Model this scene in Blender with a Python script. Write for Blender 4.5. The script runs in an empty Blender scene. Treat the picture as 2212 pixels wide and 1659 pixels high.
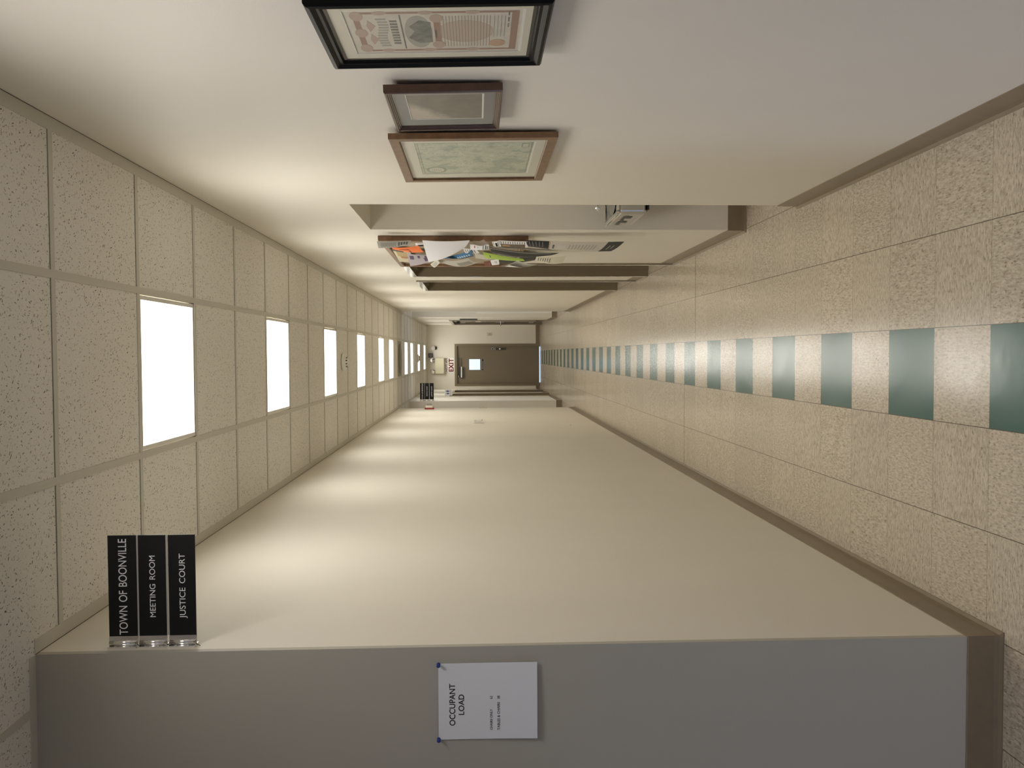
import bpy, bmesh, math, random
from mathutils import Vector, Matrix, Euler
random.seed(7)
SC = bpy.context.scene
COL = SC.collection

# ------------------------------------------------------------------ camera, world, exposure
F_PX = 1832.36
cam_d = bpy.data.cameras.new('camera')
cam_d.sensor_fit = 'HORIZONTAL'; cam_d.sensor_width = 36.0
cam_d.lens = 36.0 * F_PX / 2212.0
cam_d.clip_start = 0.02; cam_d.clip_end = 200
cam = bpy.data.objects.new('camera', cam_d); COL.objects.link(cam)
PITCH, YAW, ROLL = -0.0416075, 0.0351934, 0.0061378
M = Matrix.Rotation(YAW, 3, 'Z') @ Matrix.Rotation(PITCH, 3, 'X') @ Matrix.Rotation(ROLL, 3, 'Y')
right, fwd, up = M.col[0].copy(), M.col[1].copy(), M.col[2].copy()
# the camera was held on its side: the picture's right is the corridor's down
R = Matrix((-up, right, -fwd)).transposed()
cam.matrix_world = Matrix.Translation((0, 0, 1.50118)) @ R.to_4x4()
SC.camera = cam

world = bpy.data.worlds.new('world'); SC.world = world; world.use_nodes = True
wn = world.node_tree; wn.nodes.clear()
wo = wn.nodes.new('ShaderNodeOutputWorld'); wb = wn.nodes.new('ShaderNodeBackground')
tc = wn.nodes.new('ShaderNodeTexCoord'); nz = wn.nodes.new('ShaderNodeTexNoise'); cr = wn.nodes.new('ShaderNodeValToRGB')
nz.inputs['Scale'].default_value = 3.0; nz.inputs['Detail'].default_value = 5
cr.color_ramp.elements[0].position = 0.40; cr.color_ramp.elements[0].color = (0.35, 0.62, 0.9, 1)
cr.color_ramp.elements[1].position = 0.60; cr.color_ramp.elements[1].color = (0.95, 0.98, 1, 1)
wn.links.new(tc.outputs['Generated'], nz.inputs['Vector']); wn.links.new(nz.outputs['Fac'], cr.inputs['Fac'])
wn.links.new(cr.outputs['Color'], wb.inputs['Color']); wb.inputs['Strength'].default_value = 1.6
wn.links.new(wb.outputs['Background'], wo.inputs['Surface'])

LAMP = 4.2             # glow of the lens of a ceiling light panel
LAMP_W = 7.5          # light that its prismatic lens throws downwards (watts), in a cone of LAMP_CONE degrees
LAMP_CONE = 168
LOBBY = 0.85           # the lobby panel is a little dimmer
LAMP_COL = (1.0, 0.975, 0.90)
LOBBY_COL = (1.0, 0.955, 0.93)
DAY_NEAR = 0.8         # glazed door in the lobby, left of the camera
DAY_BEAM = 4.2         # sky light falling in through that door (watts)
DAY_BACK = 9.0         # sky light falling in through the entrance behind the viewer (watts)
DAY_SIDE = 3.0         # window at the end of the side corridor
SC.view_settings.view_transform = 'Standard'; SC.view_settings.look = 'None'
SC.view_settings.exposure = 0.0; SC.view_settings.gamma = 1.0
SC.view_settings.use_curve_mapping = False
SC.cycles.use_denoising = True
SC.cycles.max_bounces = 12; SC.cycles.diffuse_bounces = 8
SC.cycles.caustics_reflective = False; SC.cycles.caustics_refractive = False

# ------------------------------------------------------------------ measures of the place (metres)
XR, XL = 0.685, -0.817       # faces of the right and the left corridor wall
YC = 2.35                    # near end of the left wall
YE = 20.044                  # end wall
S = 0.3048                   # floor tile
XS, Y0 = 0.0801, 2.42147     # right edge of the green stripe, a tile joint
G0, GP = 2.485, 0.6096       # ceiling grid along the corridor
TX = (-0.360, 0.236)         # long tees
def zc(y): return 2.7195 - 0.0024 * y
PI = math.pi

# ------------------------------------------------------------------ materials
MATS = {}
def mat(name, col, rough=0.6, metal=0.0, spec=0.5, bump=0.0, bscale=200.0, var=0.0, vscale=8.0, coat=0.0, emit=None, trans=0.0):
    if name in MATS: return MATS[name]
    m = bpy.data.materials.new(name); m.use_nodes = True
    nt = m.node_tree; b = nt.nodes['Principled BSDF']
    b.inputs['Base Color'].default_value = (*col, 1); b.inputs['Roughness'].default_value = rough
    b.inputs['Metallic'].default_value = metal; b.inputs['Specular IOR Level'].default_value = spec
    b.inputs['Coat Weight'].default_value = coat
    b.inputs['Transmission Weight'].default_value = trans
    geo = nt.nodes.new('ShaderNodeNewGeometry')
    if var > 0:
        n = nt.nodes.new('ShaderNodeTexNoise'); n.inputs['Scale'].default_value = vscale; n.inputs['Detail'].default_value = 4
        r = nt.nodes.new('ShaderNodeValToRGB')
        r.color_ramp.elements[0].position = 0.3; r.color_ramp.elements[1].position = 0.7
        r.color_ramp.elements[0].color = (*[c * (1 - var) for c in col], 1)
        r.color_ramp.elements[1].color = (*[min(1, c * (1 + var)) for c in col], 1)
        nt.links.new(geo.outputs['Position'], n.inputs['Vector'])
        nt.links.new(n.outputs['Fac'], r.inputs['Fac']); nt.links.new(r.outputs['Color'], b.inputs['Base Color'])
    if bump > 0:
        n = nt.nodes.new('ShaderNodeTexNoise'); n.inputs['Scale'].default_value = bscale; n.inputs['Detail'].default_value = 2
        bp = nt.nodes.new('ShaderNodeBump'); bp.inputs['Strength'].default_value = bump; bp.inputs['Distance'].default_value = 0.002
        nt.links.new(geo.outputs['Position'], n.inputs['Vector'])
        nt.links.new(n.outputs['Fac'], bp.inputs['Height']); nt.links.new(bp.outputs['Normal'], b.inputs['Normal'])
    if emit:
        b.inputs['Emission Color'].default_value = (*emit[0], 1); b.inputs['Emission Strength'].default_value = emit[1]
    MATS[name] = m; return m

class NT:
    """small helper for node arithmetic"""
    def __init__(s, m): s.nt = m.node_tree
    def n(s, t, **kw):
        x = s.nt.nodes.new(t)
        for k, v in kw.items(): setattr(x, k, v)
        return x
    def put(s, v, sock):
        if isinstance(v, bpy.types.NodeSocket): s.nt.links.new(v, sock)
        else: sock.default_value = v
    def m(s, op, a, b=0.0, c=0.0):
        x = s.n('ShaderNodeMath', operation=op)
        s.put(a, x.inputs[0]); s.put(b, x.inputs[1]); s.put(c, x.inputs[2])
        return x.outputs[0]
    def xyz(s, a, b, c=0.0):
        x = s.n('ShaderNodeCombineXYZ'); s.put(a, x.inputs[0]); s.put(b, x.inputs[1]); s.put(c, x.inputs[2]); return x.outputs[0]
    def noise(s, v, scale=1.0, detail=2.0, rough=0.5):
        x = s.n('ShaderNodeTexNoise'); s.put(v, x.inputs['Vector']); x.inputs['Scale'].default_value = scale
        x.inputs['Detail'].default_value = detail; x.inputs['Roughness'].default_value = rough; return x.outputs['Fac']
    def mix(s, f, a, b):
        x = s.n('ShaderNodeMix', data_type='RGBA'); s.put(f, x.inputs[0])
        s.put(a if isinstance(a, bpy.types.NodeSocket) else (*a, 1), x.inputs[6]); s.put(b if isinstance(b, bpy.types.NodeSocket) else (*b, 1), x.inputs[7])
        return x.outputs[2]
    def fmix(s, f, a, b):
        x = s.n('ShaderNodeMix', data_type='FLOAT'); s.put(f, x.inputs[0]); s.put(a, x.inputs[2]); s.put(b, x.inputs[3]); return x.outputs[0]
    def step(s, v, lo, hi):
        x = s.n('ShaderNodeMapRange'); x.clamp = True; s.put(v, x.inputs[0]); x.inputs[1].default_value = lo; x.inputs[2].default_value = hi; return x.outputs[0]

def floor_material():
    m = bpy.data.materials.new('vinyl_tile'); m.use_nodes = True; k = NT(m); b = m.node_tree.nodes['Principled BSDF']
    geo = k.n('ShaderNodeNewGeometry'); sp = k.n('ShaderNodeSeparateXYZ'); k.nt.links.new(geo.outputs['Position'], sp.inputs[0])
    x, y = sp.outputs[0], sp.outputs[1]
    u = k.m('DIVIDE', k.m('SUBTRACT', x, XS), S); v = k.m('DIVIDE', k.m('SUBTRACT', y, Y0), S)
    iu, iv = k.m('FLOOR', u), k.m('FLOOR', v)
    par = k.m('FLOORED_MODULO', k.m('ADD', iu, iv), 2.0)
    par_s = k.m('GREATER_THAN', par, 0.5)
    cell = k.xyz(iu, iv, 3.7)
    wnz = k.n('ShaderNodeTexWhiteNoise', noise_dimensions='3D'); k.put(cell, wnz.inputs['Vector'])
    r = wnz.outputs['Value']
    off = k.m('MULTIPLY', r, 40.0)
    va = k.xyz(k.m('MULTIPLY', x, 45.0), k.m('MULTIPLY', y, 140.0), off)
    vb = k.xyz(k.m('MULTIPLY', x, 140.0), k.m('MULTIPLY', y, 45.0), off)
    va2 = k.xyz(k.m('MULTIPLY', x, 75.0), k.m('MULTIPLY', y, 190.0), k.m('ADD', off, 11.0))
    vb2 = k.xyz(k.m('MULTIPLY', x, 190.0), k.m('MULTIPLY', y, 75.0), k.m('ADD', off, 11.0))
    n1 = k.fmix(par_s, k.noise(va, 1, 3, .6), k.noise(vb, 1, 3, .6))
    n2 = k.fmix(par_s, k.noise(va2, 1, 1), k.noise(vb2, 1, 1))
    base = k.mix(k.step(n1, .34, .66), (0.40, 0.335, 0.25), (0.60, 0.525, 0.41))
    base = k.mix(k.m('MULTIPLY', k.step(n2, .61, .71), .8), base, (0.21, 0.165, 0.115))
    base = k.mix(k.m('MULTIPLY', k.step(n2, .36, .28), .6), base, (0.70, 0.63, 0.52))
    tone = k.m('MULTIPLY_ADD', r, .08, .96)
    mul = k.n('ShaderNodeMix', data_type='RGBA', blend_type='MULTIPLY'); mul.inputs[0].default_value = 1.0
    k.put(base, mul.inputs[6]); k.put(k.xyz(tone, tone, tone), mul.inputs[7]); base = mul.outputs[2]
    gn = k.noise(k.xyz(k.m('MULTIPLY', x, 60.0), k.m('MULTIPLY', y, 60.0), 0.0), 1, 4)
    green = k.mix(k.step(gn, .3, .7), (0.0350, 0.1090, 0.0885), (0.0358, 0.1110, 0.0902))
    in_col = k.m('COMPARE', iu, -1.0, .1); odd = k.m('COMPARE', k.m('FLOORED_MODULO', iv, 2.0), 1.0, .1)
    in_cor = k.m('LESS_THAN', y, YE)
    base = k.mix(k.m('MULTIPLY', k.m('MULTIPLY', in_col, odd), in_cor), base, green)
    # joints
    fu = k.m('FRACT', u); fv = k.m('FRACT', v)
    du = k.m('MINIMUM', fu, k.m('SUBTRACT', 1.0, fu)); dv = k.m('MINIMUM', fv, k.m('SUBTRACT', 1.0, fv))
    ju = k.m('MULTIPLY', k.m('LESS_THAN', du, .0045), .85); jv = k.m('MULTIPLY', k.m('LESS_THAN', dv, .0030), .55)
    # the two wider seams across the corridor, right and left of the stripe
    s1 = k.m('MULTIPLY', k.m('COMPARE', v, 11.0, .02), k.m('GREATER_THAN', u, 0.0))
    s2 = k.m('MULTIPLY', k.m('COMPARE', v, 12.0, .015), k.m('LESS_THAN', u, -1.0))
    j = k.m('MAXIMUM', k.m('MAXIMUM', ju, jv), k.m('MULTIPLY', k.m('MAXIMUM', s1, s2), .8))
    base = k.mix(j, base, (0.055, 0.04, 0.022))
    # scuffs and dirt
    d = k.noise(k.xyz(k.m('MULTIPLY', x, 9.0), k.m('MULTIPLY', y, 9.0), 5.0), 1, 6, .7)
    base = k.mix(k.m('MULTIPLY', k.step(d, .66, .80), .35), base, (0.12, 0.10, 0.07))
    SPOTS = ((-.024, 3.129, .0035), (-.042, 3.043, .0050), (.124, 5.479, .006), (-.09, 7.031, .008), (-.261, 4.959, .006), (-.006, 5.5, .004))
    for sx, sy, sr in SPOTS:
        wob = k.m('MULTIPLY_ADD', k.noise(k.xyz(x, y, 9.0), 90, 3), 1.2, .4)
        dd = k.m('SQRT', k.m('ADD', k.m('POWER', k.m('ABSOLUTE', k.m('SUBTRACT', x, sx)), 2.0), k.m('POWER', k.m('ABSOLUTE', k.m('SUBTRACT', y, sy)), 2.0)))
        base = k.mix(k.m('MULTIPLY', k.m('LESS_THAN', k.m('DIVIDE', dd, wob), sr), .8), base, (0.04, 0.03, 0.022))
    k.put(base, b.inputs['Base Color'])
    rn = k.noise(k.xyz(k.m('MULTIPLY', x, 5.0), k.m('MULTIPLY', y, 5.0), 2.0), 1, 5, .65)
    k.put(k.m('MULTIPLY_ADD', rn, .16, .115), b.inputs['Roughness'])
    b.inputs['Specular IOR Level'].default_value = .5
    bp = k.n('ShaderNodeBump'); bp.inputs['Strength'].default_value = .14; bp.inputs['Distance'].default_value = .004
    h = k.m('MULTIPLY', k.noise(k.xyz(x, y, 0.0), 14, 3), .6)
    k.put(h, bp.inputs['Height']); k.put(bp.outputs['Normal'], b.inputs['Normal'])
    return m

def ceiling_material():
    m = bpy.data.materials.new('fissured_ceiling_tile'); m.use_nodes = True; k = NT(m); b = m.node_tree.nodes['Principled BSDF']
    geo = k.n('ShaderNodeNewGeometry'); sp = k.n('ShaderNodeSeparateXYZ'); k.nt.links.new(geo.outputs['Position'], sp.inputs[0])
    x, y = sp.outputs[0], sp.outputs[1]
    wob = k.m('MULTIPLY', k.m('SUBTRACT', k.noise(k.xyz(x, y, 0.0), 50, 2), .5), .012)
    x = k.m('ADD', x, wob); y = k.m('ADD', y, wob)
    total = None
    for ang, sx, sy, seed, thr in ((0.25, 38, 120, 0.0, .20), (1.25, 38, 115, 7.0, .20), (-0.6, 40, 120, 13.0, .20), (0.8, 100, 110, 21.0, .17)):
        ca, sa = math.cos(ang), math.sin(ang)
        xr = k.m('SUBTRACT', k.m('MULTIPLY', x, ca), k.m('MULTIPLY', y, sa)); yr = k.m('ADD', k.m('MULTIPLY', x, sa), k.m('MULTIPLY', y, ca))
        vo = k.n('ShaderNodeTexVoronoi', feature='F1', voronoi_dimensions='2D')
        k.put(k.xyz(k.m('MULTIPLY_ADD', xr, sy, seed), k.m('MULTIPLY_ADD', yr, sx, seed)), vo.inputs['Vector'])
        vo.inputs['Scale'].default_value = 1.0
        sc = k.n('ShaderNodeSeparateColor'); k.put(vo.outputs['Color'], sc.inputs[0])
        lim = k.m('MULTIPLY', k.m('MAXIMUM', k.m('SUBTRACT', sc.outputs[0], .60), 0.0), thr * 2.5)
        d = k.m('LESS_THAN', vo.outputs['Distance'], lim)
        d = k.m('MULTIPLY', d, k.m('MULTIPLY_ADD', sc.outputs[1], .6, .35))
        total = d if total is None else k.m('MAXIMUM', total, d)
    soft = k.noise(k.xyz(x, y, 0.0), 160, 2)
    base = k.mix(k.step(soft, .3, .7), (0.79, 0.765, 0.71), (0.85, 0.825, 0.775))
    base = k.mix(total, base, (0.10, 0.08, 0.06))
    k.put(base, b.inputs['Base Color']); b.inputs['Roughness'].default_value = .95; b.inputs['Specular IOR Level'].default_value = .1
    return m

WALL = mat('cream_wall_paint', (0.75, 0.71, 0.625), .55, spec=.3, bump=.12, bscale=260, var=.015, vscale=2.5)
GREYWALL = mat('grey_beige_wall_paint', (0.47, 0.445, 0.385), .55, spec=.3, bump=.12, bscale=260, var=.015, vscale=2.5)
FLOOR = floor_material(); CEIL = ceiling_material()
GRID = mat('painted_tee', (0.62, 0.595, 0.53), .5, spec=.3)
DARK = mat('dark_fill', (0.10, 0.085, 0.065), .9, spec=.1)
BASE = mat('taupe_vinyl_base', (0.225, 0.172, 0.110), .38, spec=.45, var=.06, vscale=20)
FRAME_PAINT = mat('taupe_door_paint', (0.215, 0.175, 0.115), .15, spec=.5, bump=.05, bscale=150)
WHITE = mat('white_plastic', (0.78, 0.76, 0.70), .4)
PAPER = mat('white_paper', (0.84, 0.85, 0.88), .8, spec=.2, bump=.05, bscale=300)
BLACK = mat('black_plastic', (0.010, 0.010, 0.010), .45)
INK = mat('black_ink', (0.012, 0.012, 0.014), .7, spec=.2)
ALU = mat('brushed_aluminium', (0.86, 0.855, 0.85), .22, metal=1.0, bump=.03, bscale=90)
STEEL = mat('stainless_steel', (0.60, 0.60, 0.60), .28, metal=1.0, bump=.02, bscale=120)
CHROME = mat('chrome', (0.85, 0.85, 0.86), .08, metal=1.0)
def lamp_material():
    m = mat('lit_diffuser', (0.9, 0.9, 0.88), .5, emit=(LAMP_COL, LAMP)); return m
DIFF = lamp_material()

# ------------------------------------------------------------------ mesh building
class MB:
    def __init__(s): s.bm = bmesh.new(); s.mats = []
    def mi(s, m):
        if m is None: return 0
        if m not in s.mats: s.mats.append(m)
        return s.mats.index(m)
    def _new(s, verts, m, bevel=0, seg=2):
        vs = set(verts); es = [e for e in s.bm.edges if e.verts[0] in vs and e.verts[1] in vs]
        fs = [f for f in s.bm.faces if all(v in vs for v in f.verts)]
        i = s.mi(m)
        for f in fs: f.material_index = i
        if bevel > 0:
            r = bmesh.ops.bevel(s.bm, geom=es, offset=bevel, segments=seg, affect='EDGES', profile=.5)
            for f in r['faces']: f.material_index = i
    def box(s, x0, x1, y0, y1, z0, z1, m=None, bevel=0, seg=2, rot=None):
        r = bmesh.ops.create_cube(s.bm, size=1)
        c = Vector(((x0 + x1) / 2, (y0 + y1) / 2, (z0 + z1) / 2)); d = Vector((abs(x1 - x0), abs(y1 - y0), abs(z1 - z0)))
        for v in r['verts']:
            p = Vector((v.co.x * d.x, v.co.y * d.y, v.co.z * d.z))
            if rot is not None: p = rot @ p
            v.co = p + c
        s._new(r['verts'], m, bevel, seg); return s
    def cyl(s, p0, p1, r0, r1=None, n=24, m=None, bevel=0, cap=True):
        r1 = r0 if r1 is None else r1; p0, p1 = Vector(p0), Vector(p1); d = p1 - p0
        r = bmesh.ops.create_cone(s.bm, cap_ends=cap, segments=n, radius1=r0, radius2=r1, depth=d.length)
        q = Vector((0, 0, 1)).rotation_difference(d.normalized())
        for v in r['verts']: v.co = q @ v.co + (p0 + p1) / 2
        s._new(r['verts'], m, bevel); return s
    def lathe(s, prof, origin, axis=(0, 0, 1), n=32, m=None):
        """prof: list of (radius, height along axis)"""
        q = Vector((0, 0, 1)).rotation_difference(Vector(axis).normalized()); o = Vector(origin); rings = []; i = s.mi(m)
        for r, h in prof:
            if r < 1e-6: rings.append([s.bm.verts.new(q @ Vector((0, 0, h)) + o)])
            else: rings.append([s.bm.verts.new(q @ Vector((r * math.cos(2 * PI * k / n), r * math.sin(2 * PI * k / n), h)) + o) for k in range(n)])
        for a, b in zip(rings, rings[1:]):
            for k in range(n):
                A = [a[k % len(a)], a[(k + 1) % len(a)], b[(k + 1) % len(b)], b[k % len(b)]]
                u = []
                for v in A:
                    if v not in u: u.append(v)
                if len(u) > 2:
                    f = s.bm.faces.new(u); f.material_index = i; f.smooth = True
        return s
    def tube(s, pts, r, n=10, m=None):
        pts = [Vector(p) for p in pts]; rings = []; i = s.mi(m)
        for a, p in enumerate(pts):
            t = (pts[min(a + 1, len(pts) - 1)] - pts[max(a - 1, 0)]).normalized()
            q = Vector((0, 0, 1)).rotation_difference(t)
            rings.append([s.bm.verts.new(q @ Vector((r * math.cos(2 * PI * k / n), r * math.sin(2 * PI * k / n), 0)) + p) for k in range(n)])
        for a, b in zip(rings, rings[1:]):
            for k in range(n):
                f = s.bm.faces.new([a[k], a[(k + 1) % n], b[(k + 1) % n], b[k]]); f.smooth = True; f.material_index = i
        for rr in (rings[0], rings[-1]):
            f = s.bm.faces.new(rr); f.material_index = i
        return s
    def poly(s, pts, depth, m=None):
        """outline in local XZ at y = pts' y, extruded along +Y by depth"""
        i = s.mi(m); a = [s.bm.verts.new(Vector(p)) for p in pts]; b = [s.bm.verts.new(Vector(p) + Vector((0, depth, 0))) for p in pts]
        fs = [s.bm.faces.new(a), s.bm.faces.new(list(reversed(b)))]
        for k in range(len(a)):
            fs.append(s.bm.faces.new([a[k], b[k], b[(k + 1) % len(a)], a[(k + 1) % len(a)]]))
        for f in fs: f.material_index = i
        return s
    def disc(s, cx, cz, rx, rz, y, depth, m=None, n=32, a0=0.0):
        return s.poly([(cx + rx * math.cos(2 * PI * k / n + a0), y, cz + rz * math.sin(2 * PI * k / n + a0)) for k in range(n)], depth, m)
    def build(s, name, m=None, parent=None, loc=None, smooth=False):
        bmesh.ops.recalc_face_normals(s.bm, faces=s.bm.faces[:])
        me = bpy.data.meshes.new(name); s.bm.to_mesh(me); s.bm.free()
        ms = s.mats if s.mats and s.mats != [None] else [m]
        if m is not None and not s.mats: ms = [m]
        for x in ms: me.materials.append(x)
        if smooth:
            for p in me.polygons: p.use_smooth = True
        o = bpy.data.objects.new(name, me); COL.objects.link(o)
        if parent is not None: o.parent = parent
        if loc: o.location = loc
        return o

def tag(o, label, cat, group=None, kind=None):
    o['label'] = label; o['category'] = cat
    if group: o['group'] = group
    if kind: o['kind'] = kind
    return o
def thing(name, label, cat, loc=(0, 0, 0), rot=(0, 0, 0), group=None, kind=None):
    o = bpy.data.objects.new(name, None); COL.objects.link(o); o.empty_display_size = .05
    o.location = loc; o.rotation_euler = rot
    return tag(o, label, cat, group, kind)
def struct(o, label, cat): return tag(o, label, cat, None, 'structure')

_fonts = {}
def text(body, name, width, cap, x, y, z, m, parent, align='CENTER', depth=.0004, spacing=1.0, bold=0.0, word=1.0):
    """lettering lying in local XZ, read from -Y; width and cap height in metres, (x, z) = centre (or left end) and baseline"""
    c = bpy.data.curves.new(name, 'FONT'); c.body = body; c.size = 1.0; c.align_x = 'LEFT'; c.space_character = spacing; c.space_word = word
    c.offset = bold
    o = bpy.data.objects.new(name, c); COL.objects.link(o)
    dg = bpy.context.evaluated_depsgraph_get(); me = bpy.data.meshes.new_from_object(o.evaluated_get(dg))
    bpy.data.objects.remove(o); bpy.data.curves.remove(c)
    xs = [v.co.x for v in me.vertices]; x0, x1 = min(xs), max(xs)
    # cap height of the built-in face, taken from this string's flat capitals
    zs = [v.co.y for v in me.vertices]; z1 = .729 if max(zs) > .5 else max(zs)
    sx = width / (x1 - x0) if width else cap / z1; sz = cap / z1
    ax = x0 if align == 'LEFT' else (x0 + x1) / 2
    bm = bmesh.new(); bm.from_mesh(me); bpy.data.meshes.remove(me)
    for v in bm.verts: v.co = Vector(((v.co.x - ax) * sx + x, y, v.co.y * sz + z))
    r = bmesh.ops.extrude_face_region(bm, geom=bm.faces[:])
    for v in [g for g in r['geom'] if isinstance(g, bmesh.types.BMVert)]: v.co.y -= depth
    b = MB(); b.bm.free(); b.bm = bm
    return b.build(name, m, parent)

# ------------------------------------------------------------------ the setting: floor, walls, ceiling
T = 0.15
def wallmesh(name, boxes, label, m=WALL):
    b = MB()
    for q in boxes: b.box(*q)
    return struct(b.build(name, m), label, 'wall')
TOP = 2.80
struct(MB().box(-5.2, 4.2, -3.2, YE + .05, -.12, 0).build('floor', FLOOR), 'speckled beige vinyl tile floor with a dashed green centre stripe', 'floor')
# right wall with the fountain recess and two doorways
D1 = (6.47, 7.38, 2.015); D2 = (7.95, 8.99, 2.005); A0, A1, AZ, AX = 3.912, 4.692, 2.076, 1.06
W = AX + T
wallmesh('wall_right', [(XR, W, -3.2, A0, 0, TOP), (XR, W, A0, A1, AZ, TOP), (AX, W, A0, A1, 0, AZ), (XR, W, A1, D1[0], 0, TOP),
    (XR, XR + .3, D1[0], D1[1], D1[2], TOP), (XR, XR + .3, D1[1], D2[0], 0, TOP), (XR, XR + .3, D2[0], D2[1], D2[2], TOP),
    (XR, XR + T, D2[1], 13.65, 0, TOP)], 'long cream right wall with a tall recess and two brown doorways')
wallmesh('wall_left', [(XL - T, XL, YC + .02, 12.95, 0, TOP)], 'long plain cream left wall of the corridor')
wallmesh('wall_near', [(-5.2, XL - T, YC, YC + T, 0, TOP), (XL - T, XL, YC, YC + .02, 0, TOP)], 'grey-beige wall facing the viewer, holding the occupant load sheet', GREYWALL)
BD = (-2.2, -.5, 2.1)
wallmesh('wall_back', [(-5.2, BD[0], -3.2, -3.05, 0, TOP), (BD[1], W, -3.2, -3.05, 0, TOP), (BD[0], BD[1], -3.2, -3.05, BD[2], TOP)], 'cream lobby wall behind the viewer')
# near lobby, far left: wall with a glazed door
LD = (.45, 1.42, 2.08)
wallmesh('wall_lobby', [(-5.2, -5.05, -3.05, LD[0], 0, TOP), (-5.2, -5.05, LD[1], YC, 0, TOP), (-5.2, -5.05, LD[0], LD[1], LD[2], TOP)], 'cream lobby end wall around a glazed door')
# side corridor
L1, R1 = 14.92, 15.72
wallmesh('wall_side', [(-4.2, XL - T, 12.95 - T, 12.95, 0, TOP), (-4.2, -4.05, 12.95, L1, 0, TOP)], 'near wall of the side passage on the left')
wallmesh('wall_side', [(XR + T, 4.2, 13.65 - T, 13.65, 0, TOP), (4.05, 4.2, 13.65, 14.0, 0, TOP), (4.05, 4.2, 15.4, R1, 0, TOP), (4.05, 4.2, 14.0, 15.4, 0, .1), (4.05, 4.2, 14.0, 15.4, 2.1, TOP)], 'near wall of the side passage on the right')
# far left wall with two doorways, far right wall with one
E1 = (16.66, 17.50, 1.985); E2 = (18.17, 19.06, 1.98); E3 = (17.08, 19.38, 1.995)
wallmesh('wall_far_left', [(-4.2, XL, L1, L1 + T, 0, TOP), (XL - T, XL, L1 + T, E1[0], 0, TOP), (XL - T, XL, E1[0], E1[1], E1[2], TOP), (XL - T, XL, E1[1], E2[0], 0, TOP),
    (XL - T, XL, E2[0], E2[1], E2[2], TOP), (XL - T, XL, E2[1], YE, 0, TOP)], 'far left wall past the side passage with two brown doorways')
wallmesh('wall_far_right', [(XR, 4.2, R1, R1 + T, 0, TOP), (XR, XR + T, R1 + T, E3[0], 0, TOP), (XR, XR + T, E3[0], E3[1], E3[2], TOP), (XR, XR + T, E3[1], YE, 0, TOP)],
    'far right wall past the side passage with one brown doorway')
# end wall round the brown end door
ED = (-.695, .197, 1.967)
wallmesh('wall_end', [(XL - T, ED[0], YE, YE + T, 0, TOP), (ED[1], XR + T, YE, YE + T, 0, TOP), (ED[0], ED[1], YE, YE + T, ED[2], TOP)], 'cream end wall around the brown exit door')

# ceiling: tiles (with openings for the light panels), grid
LIGHT_K = [1, 4, 7, 10, 13, 15, 19, 21, 24, 27]; LOBBY_K = [-2]
def gy(k): return G0 + GP * k
def ceil_sheet(bm_b, x0, x1, y0, y1, dz=.003, t=.02):
    z0, z1 = zc(y0) + dz, zc(y1) + dz
    vs = [bm_b.bm.verts.new(p) for p in ((x0, y0, z0), (x1, y0, z0), (x1, y1, z1), (x0, y1, z1), (x0, y0, z0 + t), (x1, y0, z0 + t), (x1, y1, z1 + t), (x0, y1, z1 + t))]
    for q in ((0, 1, 2, 3), (7, 6, 5, 4), (0, 4, 5, 1), (1, 5, 6, 2), (2, 6, 7, 3), (3, 7, 4, 0)):
        bm_b.bm.faces.new([vs[i] for i in q])
b = MB()
ceil_sheet(b, -5.2, TX[0], -3.2, YE + .1); ceil_sheet(b, TX[1], 4.2, -3.2, YE + .1)
ys = [-3.2]
for k in sorted(LOBBY_K + LIGHT_K): ys += [gy(k), gy(k + 1)]
ys.append(YE + .1)
for a in range(0, len(ys), 2): ceil_sheet(b, TX[0], TX[1], ys[a], ys[a + 1])
struct(b.build('ceiling', CEIL), 'fissured off-white acoustic tile ceiling in square panels', 'ceiling')
struct(MB().box(-5.2, 4.2, -3.2, YE + .2, 2.86, 2.9).build('ceiling', DARK), 'dark slab above the ceiling tiles', 'ceiling')
TW = .012
b = MB()
for tx in TX + (XL + .02, XR - .02, TX[0] - .6096, TX[0] - 1.2192):
    y0, y1 = (-3.05, YE)
    if tx < -.9: y1 = YC
    if tx in (XL + .02, XR - .02): y0 = YC if tx < 0 else -3.05
    w = TW if tx in TX or tx < -.9 else .02
    v = [b.bm.verts.new(p) for p in ((tx - w, y0, zc(y0)), (tx + w, y0, zc(y0)), (tx + w, y1, zc(y1)), (tx - w, y1, zc(y1)),
                                      (tx - w, y0, zc(y0) + .03), (tx + w, y0, zc(y0) + .03), (tx + w, y1, zc(y1) + .03), (tx - w, y1, zc(y1) + .03))]
    for q in ((0, 1, 2, 3), (7, 6, 5, 4), (0, 4, 5, 1), (1, 5, 6, 2), (2, 6, 7, 3), (3, 7, 4, 0)): b.bm.faces.new([v[i] for i in q])
for k in range(-8, 29):
    y = gy(k); z = zc(y)
    x0, x1 = XL, XR
    if y < YC: x0 = -5.05
    if 12.95 < y < L1: x0 = -4.05
    if 13.65 < y < R1: x1 = 4.05
    b.box(x0, x1, y, y + .024, z, z + .03)
b.box(-5.05, XL, YC - .03, YC, zc(YC), zc(YC) + .03)
struct(b.build('trim_1', GRID), 'painted metal grid holding the ceiling tiles', 'ceiling grid')
b = MB()                        # thin dark strips standing in for the shade along tees and walls
for k in range(-4, 29):
    y = gy(k); z = zc(y)
    x0, x1 = XL + .04, XR - .04
    if y < YC: x0 = -2.2
    if k in LIGHT_K or k - 1 in LIGHT_K:
        b.box(x0, TX[0] - TW, y - .0013, y, z + .0024, z + .0034); b.box(TX[1] + TW, x1, y - .0013, y, z + .0024, z + .0034)
    else: b.box(x0, x1, y - .0013, y, z + .0024, z + .0034)
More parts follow.
